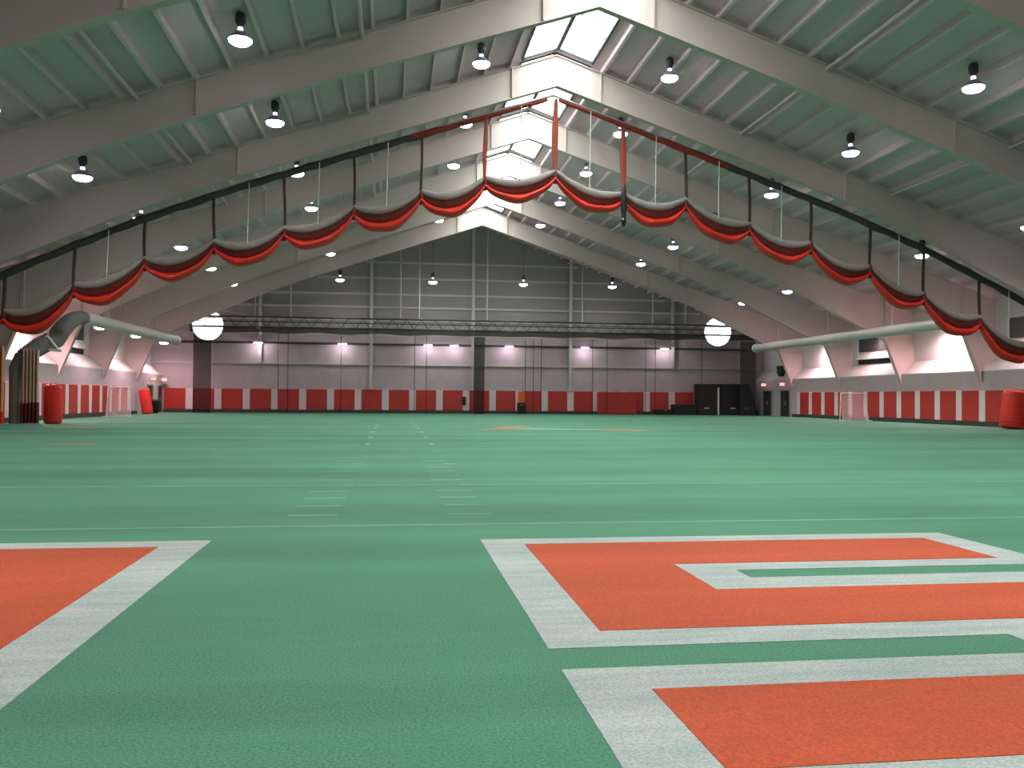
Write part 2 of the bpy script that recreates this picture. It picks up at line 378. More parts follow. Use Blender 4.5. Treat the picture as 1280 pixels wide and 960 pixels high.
# wall pads: red panels and narrow white panels, each its own piece
PB, PT = 0.27, 2.06
def pad_mesh(name, wdt, m, vert='x'):
    b = MB().bevbox(-wdt/2, wdt/2, -0.05, 0.05, 0, PT-PB, 0.025)
    me = bpy.data.meshes.new(name); me.from_pydata(b.v, [], b.f); me.materials.append(m); return me
red_f, white_f = pad_mesh('wall_pad', 1.76, M['red']), pad_mesh('white_wall_pad', 0.59, M['white'])
red_s, white_s = pad_mesh('wall_pad', 1.52, M['red']), pad_mesh('white_wall_pad', 0.54, M['white'])
def pad(me, name, parent, x, y, rz):
    o = put(name, me, parent, Vector((x, y, PB))); o.rotation_euler.z = rz
    return o
for k in range(-1, 20):
    x = -17.07 + 2.371*k
    if k >= 0 and k != 16: pad(white_f, 'white_wall_pad', wall_far, x, FAR-0.06, 0)
    if k < 19 and x+1.19 > XL_+0.9: pad(red_f, 'wall_pad', wall_far, x+1.1855, FAR-0.06, 0)
pad(red_f, 'wall_pad', wall_far, -17.07-1.1855, FAR-0.06, 0)
for k in range(0, 16):
    z = 69.18 - 2.083*k
    pad(white_s, 'white_wall_pad', wall_right, XR_-0.06, z, math.pi/2)
    pad(red_s, 'wall_pad', wall_right, XR_-0.06, z-1.04, math.pi/2)
    z = 68.12 - 2.07*k
    pad(white_s, 'white_wall_pad', wall_left, XL_+0.06, z, -math.pi/2)
    pad(red_s, 'wall_pad', wall_left, XL_+0.06, z-1.035, -math.pi/2)
# sill-level windows in alternate bays: frame, light sill board, dark slot, pane
for s in (-1, 1):
    for zi in (FZ.index(min(FZ, key=lambda z: abs(z-54.4))), FZ.index(min(FZ, key=lambda z: abs(z-38.4)))):
        za, zb = FZ[zi]+1.1, FZ[zi]+7.0
        wn += 1
        X0 = XW+BACK
        b = MB()
        def bx(d0, d1, y0, y1, z0, z1): b.box(*sorted((wx(s,d0), wx(s,d1))), y0, y1, z0, z1)
        bx(X0-0.12, X0+0.01, za-0.1, zb+0.1, 6.15, 6.3); bx(X0-0.12, X0+0.01, za-0.1, za+0.05, 4.1, 6.15); bx(X0-0.12, X0+0.01, zb-0.05, zb+0.1, 4.1, 6.15)
        win = struct(b.build('window_%d' % wn, M['upper']))
        b = MB(); bx(X0-0.03, X0+0.0, za+0.05, zb-0.05, 4.1, 4.42); b.build('dark_slot', M['dark'], win)
        MB().prism([(wx(s,X0), 4.45), (wx(s,X0-0.22), 4.45), (wx(s,X0), 4.95)], 'y', za+0.05, zb-0.05).build('sill_board', M['upper'], win)
        n = 4
        for k in range(n):
            q0 = za+0.08+(zb-za-0.16)*k/n; q1 = za+0.08+(zb-za-0.16)*(k+1)/n
            b = MB(); bx(X0-0.05, X0-0.01, q0+0.03, q1-0.03, 5.0, 6.14); b.build('pane', M['glass'], win)
            if k: b = MB(); bx(X0-0.08, X0-0.0, q0-0.03, q0+0.03, 4.97, 6.15); b.build('mullion', M['base'], win)
# doors in the side walls of the last bay
dn = 0
for s, spans in ((1, ((74.5, 76.2), (70.9, 72.6))), (-1, ((73.6, 74.9), (76.5, 77.9)))):
    for (za, zb) in spans:
        dn += 1
        X0 = XW
        b = MB()
        def bx2(bb, d0, d1, y0, y1, z0, z1): return bb.box(*sorted((wx(s,d0), wx(s,d1))), y0, y1, z0, z1)
        bx2(b, X0-0.10, X0, za-0.12, za, 0, 2.32); bx2(b, X0-0.10, X0, zb, zb+0.12, 0, 2.32); bx2(b, X0-0.10, X0, za, zb, 2.2, 2.32)
        d = struct(b.build('door_%d' % dn, M['vest']))
        mid = (za+zb)/2
        for q, (y0, y1) in enumerate(((za, mid-0.01), (mid+0.01, zb))):
            leaf = bx2(MB(), X0-0.05, X0-0.005, y0+0.01, y1-0.01, 0.02, 2.19).build('door_leaf', M['door'], d)
            y = mid-0.12 if q == 0 else mid+0.12
            MB().tube([(wx(s,X0-0.09), y, 0.95), (wx(s,X0-0.09), y, 1.35)], 0.02, 6).build('door_handle', M['steel'], leaf)
            y0, y1 = ((za+0.2, mid-0.2), (mid+0.2, zb-0.2))[q]
            bx2(MB(), X0-0.055, X0-0.04, y0, y1, 1.3, 1.9).build('door_window', M['glass'], leaf)
# round daylight windows in the far gable
for i, (X, Zc) in enumerate(RW):
    wn += 1
    b = MB(); n = 40
    for (r0, r1, y0, y1) in ((RR, RR+0.12, FAR-0.12, FAR+0.019),):
        vs = []
        for k in range(n):
            a = 2*math.pi*k/n; c, q = math.cos(a), math.sin(a)
            vs += [(X+r0*c, y0, Zc+r0*q), (X+r1*c, y0, Zc+r1*q), (X+r1*c, y1, Zc+r1*q), (X+r0*c, y1, Zc+r0*q)]
        fs = []
        for k in range(n):
            A, B = 4*k, 4*((k+1) % n)
            for e in range(4): fs.append([A+e, A+(e+1) % 4, B+(e+1) % 4, B+e])
        b.add(vs, fs)
    win = struct(b.build('window_%d' % wn, M['girt']))
    MB().prism([(X+RR*0.99*math.cos(2*math.pi*k/n), Zc+RR*0.99*math.sin(2*math.pi*k/n)) for k in range(n)], 'y', FAR-0.05, FAR-0.01).build('round_pane', M['round'], win)

# ------------------------------------------------------------------ portal frames
SOFL = SOF = [(0, 0), (2.0, 0.02), (8, 0.10), (13.5, 0.12), (14, 0.12), (18, -0.05), (20, -0.25), (23.0, -0.60), (25.25, -1.1)]
SOFR = [(0, 0), (2.0, 0.02), (8, 0.10), (13.5, 0.12), (14, 0.12), (17, 0.0), (20, -0.48), (23.0, -0.86), (25.25, -1.15)]
def sofz(d):
    for (a, za), (c, zc) in zip(SOF[:-1], SOF[1:]):
        if a <= d <= c: return H - SL*d + za + (zc-za)*(d-a)/(c-a)
ordw = ['first', 'second', 'third', 'fourth', 'fifth', 'sixth', 'seventh', 'eighth', 'ninth', 'tenth']
def frame_meshes():
    out = []
    for s in (-1, 1):
        def P(d, z): return (XR+s*d, z)
        SOF = SOFL if s < 0 else SOFR
        bot = [P(d, H-SL*d+o) for d, o in SOF]; top = [P(d, H-SL*d+TOPF) for d, o in SOF][::-1]
        b = MB(); 
        for i in range(len(SOF)-1):
            q = [P(SOF[i][0], H-SL*SOF[i][0]+SOF[i][1]), P(SOF[i+1][0], H-SL*SOF[i+1][0]+SOF[i+1][1]), P(SOF[i+1][0], H-SL*SOF[i+1][0]+TOPF), P(SOF[i][0], H-SL*SOF[i][0]+TOPF)]
            b.prism(q, 'y', -0.012, 0.012)
            b.prism([q[0], q[1], (q[1][0], q[1][1]-0.03), (q[0][0], q[0][1]-0.03)], 'y', -0.16, 0.16)
            b.prism([q[3], q[2], (q[2][0], q[2][1]+0.025), (q[3][0], q[3][1]+0.025)], 'y', -0.16, 0.16)
        out.append(('rafter', b))
        b = MB(); di, zi = SOF[-1][0], H-SL*SOF[-1][0]+SOF[-1][1]
        dl, zl = XW-0.02, 2.55
        tp = lambda d: H-SL*d+TOPF
        b.prism([P(di, zi), P(dl, zl), P(dl, LEDGE0+0.08), P(XW+BACK-0.02, LEDGE1+0.02), P(XW+BACK-0.02, tp(XW+BACK)), P(di, tp(di))], 'y', -0.012, 0.012)
        b.prism([P(di, zi), P(dl, zl), P(dl-0.04, zl), P(di-0.04, zi)], 'y', -0.17, 0.17)
        b.prism([P(di, tp(di)), P(XW+BACK-0.02, tp(XW+BACK)), P(XW+BACK-0.02, tp(XW+BACK)+0.025), P(di, tp(di)+0.025)], 'y', -0.16, 0.16)
        b.prism([P(di+0.1, zi), P(XW+BACK-0.03, zi), P(XW+BACK-0.03, zi-0.03), P(di+0.1, zi-0.03)], 'y', -0.12, 0.12)
        out.append(('column', b))
        for d in (2.0, 13.7):
            b = MB(); z0, z1 = sofz(d), H-SL*d+TOPF
            b.prism([P(d-0.03, z0+0.05), P(d+0.03, z0+0.05), P(d+0.03, z1), P(d-0.03, z1)], 'y', -0.13, 0.13)
            out.append(('splice_plate', b))
        b = MB(); d = di; b.prism([P(d-0.03, zi), P(d+0.02, zi), P(d+0.02, tp(d)), P(d-0.03, tp(d))], 'y', -0.15, 0.15)
        out.append(('stiffener', b))
    return out
proto = None
for i, z in enumerate(FZ):
    vis = [q for q in FZ if q > 29]
    if z in vis: lab = 'grey steel portal frame over the turf, %s of the fully visible ones from the camera' % ordw[vis.index(z)]
    elif abs(z-22.4) < 0.5: lab = 'grey steel portal frame only its rafters showing in the top corners of the photo'
    else: lab = 'grey steel portal frame overhead, out of the picture'
    if proto is None:
        proto = thing('portal_frame', (XR, z, 0), lab, 'roof frame', 'steel portal frames')
        for nm, b in frame_meshes():
            for v in b.v: v.y += z
            b.build(nm, M['frame'], proto)
    else: dup(proto, (XR, z, 0), lab)

# ------------------------------------------------------------------ high-bay lamps
def lamp_light(parent, power, col, loc=(0,0,-0.24), size=2.75):
    l = bpy.data.lights.new('lamp_light', 'SPOT'); l.energy = power; l.color = col; l.spot_size = size; l.spot_blend = 0.7; l.shadow_soft_size = 0.25
    o = bpy.data.objects.new('lamp_light', l); COL.objects.link(o); o.parent = parent; o.location = loc
    return o
def make_lamp(loc, label, group, power, col, rod, size=2.75):
    t = thing('high_bay_lamp', loc, label, 'ceiling lamp', group); x, y, z = loc
    MB().lathe([(0.345, 0.0), (0.33, -0.06), (0.25, -0.12), (0.12, -0.155), (0.02, -0.165)], loc, 20).build('lens', M['lens'], t)
    MB().lathe([(0.35, 0.002), (0.37, 0.01), (0.33, 0.06), (0.25, 0.15), (0.15, 0.24), (0.09, 0.27)], loc, 20).build('reflector', M['reflector'], t)
    MB().lathe([(0.075, 0.27), (0.08, 0.29), (0.08, 0.36), (0.07, 0.38)], loc, 12).build('neck', M['neck'], t)
    MB().lathe([(0.06, 0.38), (0.12, 0.47), (0.16, 0.54), (0.16, 0.72), (0.12, 0.80), (0.03, 0.81)], loc, 14).build('ballast_housing', M['ballast'], t)
    MB().tube([(x,y,z+0.80), (x,y,z+rod)], 0.015, 6).build('rod', M['ballast'], t)
    lamp_light(t, power, col, size=size)
    return t
LX = [-11.58, -4.55, 3.47, 11.28, 19.25, 27.60]
LZ = [3.0, 11.1, 19.0, 26.95, 34.9, 42.75, 50.6, 58.6, 66.5]
OFF = 0.75
rown = {3: 'nearest the camera', 4: 'between first and second full frames', 5: 'just behind the hoisted red curtain', 6: 'between third and fourth full frames',
        7: 'between fourth and fifth full frames', 8: 'between fifth and last full frames'}
cnt = ['leftmost', 'second from left', 'third from left', 'third from right', 'second from right', 'rightmost']
lamp0 = None
def copy_lamp(src, loc, lab):
    return dup(src, loc, lab)
for j, y in enumerate(LZ):
    for i, x in enumerate(LX):
        z = soff(x-XR)+OFF
        lab = 'lit high-bay lamp, %s in the row %s' % (cnt[i], rown[j]) if j >= 3 else 'high-bay lamp hung overhead, out of the picture'
        if lamp0 is None: lamp0 = make_lamp((x,y,z), lab, 'high-bay lamps in rows under the roof', P_LAMP, LAMP_COL, 0.86)
        else: copy_lamp(lamp0, (x,y,z), lab)
far0 = None
for i, x in enumerate((-4.28, 3.42, 11.15, 18.95)):
    lab = 'lit high-bay lamp on a long rod before the far gable, %s of four' % ['leftmost', 'second from left', 'third from left', 'rightmost'][i]
    zz = 11.15; rod = soff(x-XR)+DECK-zz-0.02
    make_lamp((x, 74.3, zz), lab, 'long-rod lamps before the far gable', P_LAMP*0.35, LAMP_COL, rod)
# lamps along the side walls, hung below the ducts
for i, (y, pw) in enumerate(((42.2, 0.25), (50.1, 1.0), (58.2, 0.3), (65.6, 0.8))):
    x = 33.82; zz = 6.16
    make_lamp((x, y, zz), 'lamp by the right wall behind the round duct, %s from the camera' % ordw[i], 'lamps along the right wall', P_SIDE*pw, SIDE_COL, soff(x-XR)+DECK-zz-0.02, 3.05)
for i, (y, pw) in enumerate(((50.9, 1.0), (58.7, 0.25), (66.7, 0.5), (74.6, 0.4))):
    x = -18.3 if i else -19.3; zz = 5.73
    make_lamp((x, y, zz), 'lit lamp hanging by the left wall below the duct, %s from the camera' % ordw[i], 'lamps along the left wall', P_SIDE*pw, SIDE_COL, soff(x-XR)+DECK-zz-0.02, 3.05)
# lamps on arms low on the far wall
for i, x in enumerate((-11.3, -4.2, 3.2, 5.5, 10.4, 17.3, 24.7)):
    lab = 'small bright lamp on an arm on the far wall, %s of seven' % (['leftmost']+[o+' from the left' for o in ordw[1:6]]+['rightmost'])[i]
    t = thing('wall_lamp', (x, FAR, 5.8), lab, 'wall lamp', 'wall lamps under the net truss')
    MB().box(x-0.4, x+0.4, FAR-0.85, FAR-0.6, 6.0, 6.1).build('hood', M['steel'], t)
    MB().box(x-0.36, x+0.36, FAR-0.84, FAR-0.61, 5.94, 5.995).build('lens', M['walllens'], t)
    MB().tube([(x, FAR+0.0, 6.25), (x, FAR-0.7, 6.1)], 0.03, 6).build('arm', M['steel'], t)
    l = bpy.data.lights.new('wall_lamp_light', 'POINT'); l.energy = P_WALL; l.color = (1, 0.88, 0.98); l.shadow_soft_size = 0.1
    o = bpy.data.objects.new('wall_lamp_light', l); COL.objects.link(o); o.parent = t; o.location = (0, -1.0, 0.0)

# ------------------------------------------------------------------ divider curtain, hoisted
CY = 39.25
cur = thing('divider_curtain', (XR, CY, 4.0), 'red and white net divider curtain hoisted in swags below the roof', 'curtain')
ST = [(-18.9,1.65),(-16.05,1.67),(-13.29,1.80),(-10.46,1.85),(-7.62,2.14),(-4.67,2.5),(-1.69,2.5),(1.25,2.68),(4.11,2.9),(7.32,3.45),(10.51,3.3),(13.49,2.45),(16.57,2.45),(19.63,2.2),(22.63,2.15),(25.4,2.3),(28.34,2.05),(31.2,1.9)]
def pz(x): 
    d = abs(x-XR); return sofz(min(d, 25.2)) - 0.12 - (SL*(d-25.2) if d > 25.2 else 0)
b = MB(); npt = 41
for s in (-1, 1): b.tube([(XR+s*25.6*k/20, CY, pz(XR+s*25.6*k/20)) for k in range(21)], 0.06, 8)
b.build('header_pipe', M['steel'], cur)
for s in (-1, 1):
    pth = [(XR+s*(0.25+25.2*k/50), CY+0.02*math.sin(k*1.7), pz(XR+s*(0.25+25.2*k/50))-0.13-0.02*math.sin(k*2.3)) for k in range(51)]
    rr_ = [0.07+0.09*min(1,k/12)+0.015*math.sin(k*1.3) for k in range(51)]
    kc = 13 if s < 0 else 17
    MB().tube(pth[:kc], rr_[:kc], 8).build('rolled_header', M['redroll'], cur)
    MB().tube(pth[kc-1:], rr_[kc-1:], 8).build('rolled_header', M['redroll_shaded'], cur)  # outer run of the same roll, coloured darker where less light falls
rnd = random.Random(3)
for i, (x, dr) in enumerate(ST):
    zt, zb = pz(x)-0.15, pz(x)-dr
    wd = 0.055 if i not in (9, 10) else 0.075
    rows = []
    for k in range(9):
        t = k/8; ww = wd*(1.0 + 0.9*math.sin(math.pi*t)*(i in (8,9,10))); rows.append([(x-ww+0.03*math.sin(3*t+i), CY-0.06, zt+(zb-zt)*t), (x+0.03*math.sin(3*t+i), CY-0.11, zt+(zb-zt)*t), (x+ww+0.03*math.sin(3*t+i), CY-0.06, zt+(zb-zt)*t)])
    rows2 = [[(p[0], CY+0.02, p[2]) for p in r] for r in rows]
    bb = MB().grid(rows); bb.grid(rows2); bb.build('strap', M['strap'] if i in (8, 9, 10) else M['strap_shaded'], cur)  # straps off the ridge use the copy with shade in its colour
    # pinched knot where the strap gathers the cloth
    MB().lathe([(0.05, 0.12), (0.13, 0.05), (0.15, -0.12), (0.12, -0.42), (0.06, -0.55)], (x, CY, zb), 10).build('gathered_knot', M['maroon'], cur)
for i in range(len(ST)-1):
    (xa, da), (xb, db) = ST[i], ST[i+1]
    za, zb = pz(xa)-da, pz(xb)-db
    NX = 15
    tops, mids, lows, net = [], [], [], []
    sag = 0.47 + 0.05*math.sin(i*2.1); th = 1.0 + 0.08*math.sin(i*1.3)
    for k in range(NX):
        t = k/(NX-1); x = xa+(xb-xa)*t; g = 4*t*(1-t); gg = 0.46+0.54*g**0.7
        c = za+(zb-za)*t - sag*g
        f = 0.03*math.sin(k*1.9+i)
        # white net fold at the top
        ring_ = []
        for q in range(10):
            a = 2*math.pi*q/10; ring_.append((x, CY-0.02+(0.24*gg)*math.cos(a)+f, c+0.03+0.21*gg*math.sin(a)))
        tops.append(ring_+[ring_[0]])
        z1, z2, z3 = c-0.14*gg, c-0.50*gg*th, c-0.9*gg*th
        mids.append([(x, CY-0.16*gg, z1), (x, CY-0.05+f, z1-0.4*(z1-z2)), (x, CY-0.08+f, z2), (x, CY+0.1*gg, z2-0.02)])
        prof = [(-0.02, 0.02), (-0.16, -0.03), (-0.29, -0.12), (-0.33, -0.22), (-0.29, -0.33), (-0.17, -0.43), (0.0, -0.48), (0.14, -0.44), (0.25, -0.3), (0.27, -0.12), (0.16, 0.12)]
        lows.append([(x, CY + a*gg*(1+0.12*math.sin(k*1.1+j+i)), z2 + 0.80*bq*gg*th*(1.0+0.10*math.sin(k*0.9+i)) + 0.02*math.sin(j*2.4+0.25*k)) for j, (a, bq) in enumerate(prof)])
        zt = pz(x)-0.16
        net.append([(x, CY+0.05*math.sin(k*1.4), zt+(c+0.1-zt)*h/4) for h in range(5)])
    MB().grid(tops).build('net_fold', M['net_white'], cur)
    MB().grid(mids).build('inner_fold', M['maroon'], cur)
    MB().grid(lows).build('vinyl_swag', M['redb'], cur)
    MB().grid(net).build('upper_net', M['net_haze'], cur)
    if i % 2 == 0 or i in (9, 11, 5):
        x = (xa+xb)/2
        MB().tube([(x, CY-0.2, pz(x)-0.1), (x-0.05, CY-0.25, (za+zb)/2-sag+0.1)], 0.022, 6).build('lift_rope', M['rope'], cur)
# dark bundle of tied rope hanging from the strap right of the ridge
x, dr = ST[10]; zb = pz(x)-dr
MB().lathe([(0.04, 0.35), (0.10, 0.2), (0.13, -0.2), (0.15, -0.7), (0.11, -1.05), (0.12, -1.35), (0.05, -1.55)], (x-0.08, CY-0.38, zb), 10).build('tied_rope_bundle', M['black'], cur)
MB().lathe([(0.03, 0.06), (0.06, 0), (0.03, -0.06)], (x-0.14, CY-0.5, zb-1.25), 8).build('pulley', M['steel'], cur)

# ------------------------------------------------------------------ ducts
t = thing('air_duct', (30.6, 58, 5.77), 'long round grey air duct along the right wall above the sills', 'air duct')
MB().tube([(30.6, 43.0, 5.76), (30.6, 55.0, 5.77), (30.6, 70.9, 5.78)], 0.33, 16).build('pipe', M['duct'], t)
for y in (45.0, 51.0, 57.0, 63.0, 68.0): MB().tube([(30.6, y-0.04, 5.77), (30.6, y+0.04, 5.77)], 0.345, 16).build('band', M['duct'], t)
for y in (50.4, 58.4, 66.5, 70.75): MB().box(30.54, 30.66, y-0.03, y+0.03, 6.06, soff(30.6-XR)+DECK-0.03).build('hanger', M['pipe'], t)
ec = MB().lathe([(0.36, 0), (0.36, 0.12), (0.2, 0.18)], (0, 0, 0), 16).build('end_cap', M['plain_white'], t, origin=(0,0,0))
ec.location = Vector((30.6, 70.85, 5.78)) - W[t]; ec.rotation_euler.x = -math.pi/2
t = thing('air_duct', (-16.6, 58, 5.6), 'round grey air duct along the left wall bending down to the floor', 'air duct')
P = [(-16.6, 71.3, 5.72), (-16.6, 62, 5.68), (-16.6, 50.5, 5.62)]
MB().tube(P, 0.36, 16).build('pipe', M['duct'], t)
E_ = []
for k in range(9):
    a = math.pi/2*k/8; E_.append((-16.6-0.55*(1-math.cos(a)), 50.5-2.6*math.sin(a)*0.9, 5.62-1.3*(1-math.cos(a))))
E_ += [(-17.55, 47.2, 3.9), (-18.1, 46.6, 3.3)]
MB().tube(E_, [0.36, 0.37, 0.39, 0.41, 0.43, 0.45, 0.47, 0.48, 0.48, 0.46, 0.42], 16).build('elbow', M['duct_dark'], t)
MB().tube([(-18.1, 46.6, 3.3), (-18.3, 46.3, 2.7), (-18.32, 46.2, 1.4), (-18.32, 46.2, 0.0)], [0.42, 0.34, 0.26, 0.26], 14).build('riser', M['duct_dark'], t)
for y in (54.4, 62.4, 70.8): MB().box(-16.66, -16.54, y+0.3, y+0.36, 5.9, soff(-16.6-XR)+DECK-0.03).build('hanger', M['pipe'], t)
ec = MB().lathe([(0.38, 0), (0.38, 0.12), (0.2, 0.18)], (0, 0, 0), 16).build('end_cap', M['plain_white'], t, origin=(0,0,0))
ec.location = Vector((-16.6, 71.25, 5.72)) - W[t]; ec.rotation_euler.x = -math.pi/2

# ------------------------------------------------------------------ net truss and black nets before the far wall
NY = 75.6
t = thing('net_truss', (XR, NY, 7.2), 'long grey steel truss carrying black nets across the far wall', 'truss')
TX0, TX1, ZB, ZT = -16.5, 32.6, 7.2, 8.05
for y in (NY-0.35, NY+0.35):
    for zz, nm in ((ZT, 'top_chord'), (ZB, 'bottom_chord')): MB().tube([(TX0, y, zz), (TX1, y, zz)], 0.05, 8).build(nm, M['truss'], t)
n = 40; L = (TX1-TX0)/n
me_b = None
for y in (NY-0.35, NY+0.35):
    for k in range(n):
        if me_b is None:
            o = MB().tube([(TX0, y, ZB), (TX0+L/2, y, ZT), (TX0+L, y, ZB)], 0.028, 6, smooth=False).build('brace', M['truss'], t, origin=(TX0, y, ZB)); me_b = o.data
        else: put('brace', me_b, t, Vector((TX0+k*L, y, ZB)))
pth = [(TX0+(TX1-TX0)*k/60, NY, 6.98+0.04*math.sin(k*1.1)) for k in range(61)]
MB().tube(pth, [0.26+0.03*math.sin(k*0.9) for k in range(61)], 8).build('rolled_net', M['net_black'], t)
MB().tube([(TX0, NY-0.35, 7.62), (TX1, NY-0.35, 7.62)], 0.05, 6).build('cable_tray', M['base'], t)
for X in (-8.4, 0.75, 2.35, 8.2, 15.55, 16.6, 23.0):
    zt = soff(X-XR)+DECK-0.05
    MB().tube([(X, NY, 8.05), (X, NY, zt)], 0.06, 8).build('hanger_rod', M['girt'], t)
for X0_, X1_ in ((-11.3, -14.2), (26.0, 29.0)):
    MB().tube([(X0_, NY, ZT), (X0_, NY, soff(X0_-XR)+DECK-0.05)], 0.06, 8).build('hanger_rod', M['girt'], t)
    MB().tube([(X0_, NY, ZT+0.05), (X1_, NY, soff(X1_-XR)+0.55)], 0.05, 8).build('sway_brace', M['girt'], t)
def pleats(b, xa, xb, y, z0, z1, nf, amp, n=None):
    n = n or nf*6
    for yy in (0, 0.05):
        b.grid([[(xa+(xb-xa)*k/n, y+yy+amp*math.sin(2*math.pi*nf*k/n), z) for k in range(n+1)] for z in (z0, z0+(z1-z0)*0.5, z1)])
    return b
for (xa, xb, lab) in ((-16.2, -14.75, 'black net gathered in a hanging bunch below the left round window'), (7.05, 8.0, 'black net gathered in a narrow bunch at the middle of the far wall'), (31.1, 32.6, 'black net gathered in a hanging bunch near the far right corner')):
    tag(pleats(MB(), xa, xb, NY-0.1, 0.02, 6.66, 5, 0.14).build('black_net', M['net_loose'] if xa > 30 else M['net_black']), lab, 'net', 'black nets hung from the truss')
sn = thing('sheer_net', (XR, NY+0.25, 0), 'sheer black netting stretched across the far wall below the truss', 'net')
for xa, xb in ((-14.7, 7.0), (8.05, 31.05)):
    MB().box(xa, xb, NY+0.25, NY+0.26, 0.02, 6.66).build('netting', M['net_sheer'], sn)
for X in (-9.4, -8.6, -4.2, 2.0, 3.0, 11.6, 12.3, 13.0, 17.6, 18.9, 22.4, 23.3, 27.6): MB().tube([(X, NY+0.2, 0.02), (X, NY+0.2, 6.66)], 0.03, 5).build('net_rope', M['net_black'], sn)

# ------------------------------------------------------------------ exit signs
def exit_sign(x, y, z, lab):
    t = thing('exit_sign', (x, y, z), lab, 'exit sign', 'red exit signs over the corner doors')
    MB().box(x-0.24, x+0.24, y-0.04, y+0.04, z, z+0.30).build('housing', M['vest'], t)
    MB().box(x-0.21, x+0.21, y-0.055, y-0.041, z+0.03, z+0.27).build('face', M['exit_face'], t)
    c = bpy.data.curves.new('exit_text', 'FONT'); c.body = 'EXIT'; c.size = 0.2; c.align_x = 'CENTER'; c.align_y = 'CENTER'; c.extrude = 0.006
    tmp = bpy.data.objects.new('exit_text', c); COL.objects.link(tmp); bpy.context.view_layer.update()
    me = bpy.data.meshes.new_from_object(tmp.evaluated_get(bpy.context.evaluated_depsgraph_get())); bpy.data.objects.remove(tmp)
    me.materials.clear(); me.materials.append(M['exit_red'])
    o = put('lettering', me, t, Vector((x, y-0.064, z+0.15))); o.rotation_euler.x = math.pi/2
    return t
exit_sign(XR_-0.30, 75.7, 2.62, 'red lit exit sign over the left door in the far right corner')
exit_sign(XR_-0.30, 71.9, 2.62, 'red lit exit sign over the right door in the far right corner')
exit_sign(XL_+0.30, 74.2, 2.62, 'red lit exit sign over the nearer door in the far left corner')
exit_sign(XL_+0.30, 77.6, 2.62, 'red lit exit sign over the farther door in the far left corner')

# ------------------------------------------------------------------ mats, boxes and loose equipment
def mat_slab(name, pts, y0, y1, lab, labels, group='black crash mats by the far right corner'):
    t = thing(name, (sum(p[0] for p in pts)/len(pts), (y0+y1)/2, 0), lab, 'mat', group)
    b = MB(); b.prism(pts, 'y', y0, y1); bm = bmesh.new()
    vs = [bm.verts.new(v) for v in b.v]; [bm.faces.new([vs[i] for i in f]) for f in b.f]
    bmesh.ops.bevel(bm, geom=bm.edges[:], offset=0.06, segments=2, affect='EDGES'); bm.verts.index_update()
    q = MB().add([v.co.copy() for v in bm.verts], [[v.index for v in f.verts] for f in bm.faces]); bm.free()
    q.build('cover', M['black'], t)
    for X, Z in labels: MB().box(X-0.22, X+0.22, y0-0.012, y0+0.01, Z-0.06, Z+0.06).build('label_patch', M['label'], t)
    xa, xb = min(p[0] for p in pts), max(p[0] for p in pts); zm = max(p[1] for p in pts)*0.52
    b = MB().box(xa+0.15, xb-0.35, y0-0.012, y0+0.01, zm-0.015, zm+0.015); b.build('seam', M['dark'], t)
    return t
mat_slab('crash_mat', [(27.5,0),(29.45,0),(29.45,2.82),(27.5,2.82)], 76.7, 77.6, 'tall black crash mat standing upright, the narrower one left of the pair', [(28.4, 0.62)])
mat_slab('crash_mat', [(29.75,0),(33.4,0),(32.95,1.3),(32.45,2.84),(29.75,2.84)], 76.7, 77.7, 'wide black crash mat with a slanting right edge near the exit doors', [(30.9, 0.62), (32.2, 0.62)])
tag(MB().box(29.5, 29.7, 76.9, 77.1, 0, 2.5).build('white_post', M['plain_white']), 'thin pale post standing between the two black crash mats', 'post')
mat_slab('folded_mat', [(25.3,0),(27.4,0),(27.4,0.95),(25.3,0.95)], 76.5, 77.6, 'low black mat stack lying left of the crash mats, the taller of two', [], 'low black mats')
mat_slab('folded_mat', [(23.6,0),(25.2,0),(25.2,0.5),(23.6,0.5)], 76.6, 77.5, 'low flat black mat left of the mat stack, lowest of the black mats', [], 'low black mats')
t = thing('red_mat', (20.3, 77.75, 0), 'wide dull red mat standing against the far wall pads', 'mat')
MB().bevbox(18.5, 22.1, 77.5, 77.95, 0.05, 2.02, 0.06).build('cover', M['red'], t)
for X in (19.6, 20.9): MB().tube([(X-0.25, 77.7, 2.0), (X-0.15, 77.7, 2.1), (X+0.15, 77.7, 2.1), (X+0.25, 77.7, 2.0)], 0.03, 6).build('handle', M['rope'], t)
t = thing('equipment_box', (11.6, 77.7, 0), 'black box with an orange panel against the far wall pads', 'box')
MB().bevbox(11.2, 11.95, 77.4, 77.95, 0, 1.0, 0.04).build('body', M['black'], t)
MB().box(11.3, 11.95, 77.85, 77.93, 1.0, 2.0).build('orange_panel', M['orangeb'], t)
MB().tube([(11.4, 77.38, 0.8), (11.75, 77.38, 0.8)], 0.025, 6).build('handle', M['steel'], t)
t = thing('wall_box', (6.45, FAR-0.2, 0.9), 'small dark control box on a white pad of the far wall', 'box')
MB().box(6.3, 6.6, FAR-0.3, FAR-0.12, 0.75, 1.5).build('housing', M['black'], t)
MB().box(6.34, 6.56, FAR-0.32, FAR-0.30, 1.1, 1.42).build('cover_plate', M['dark'], t)
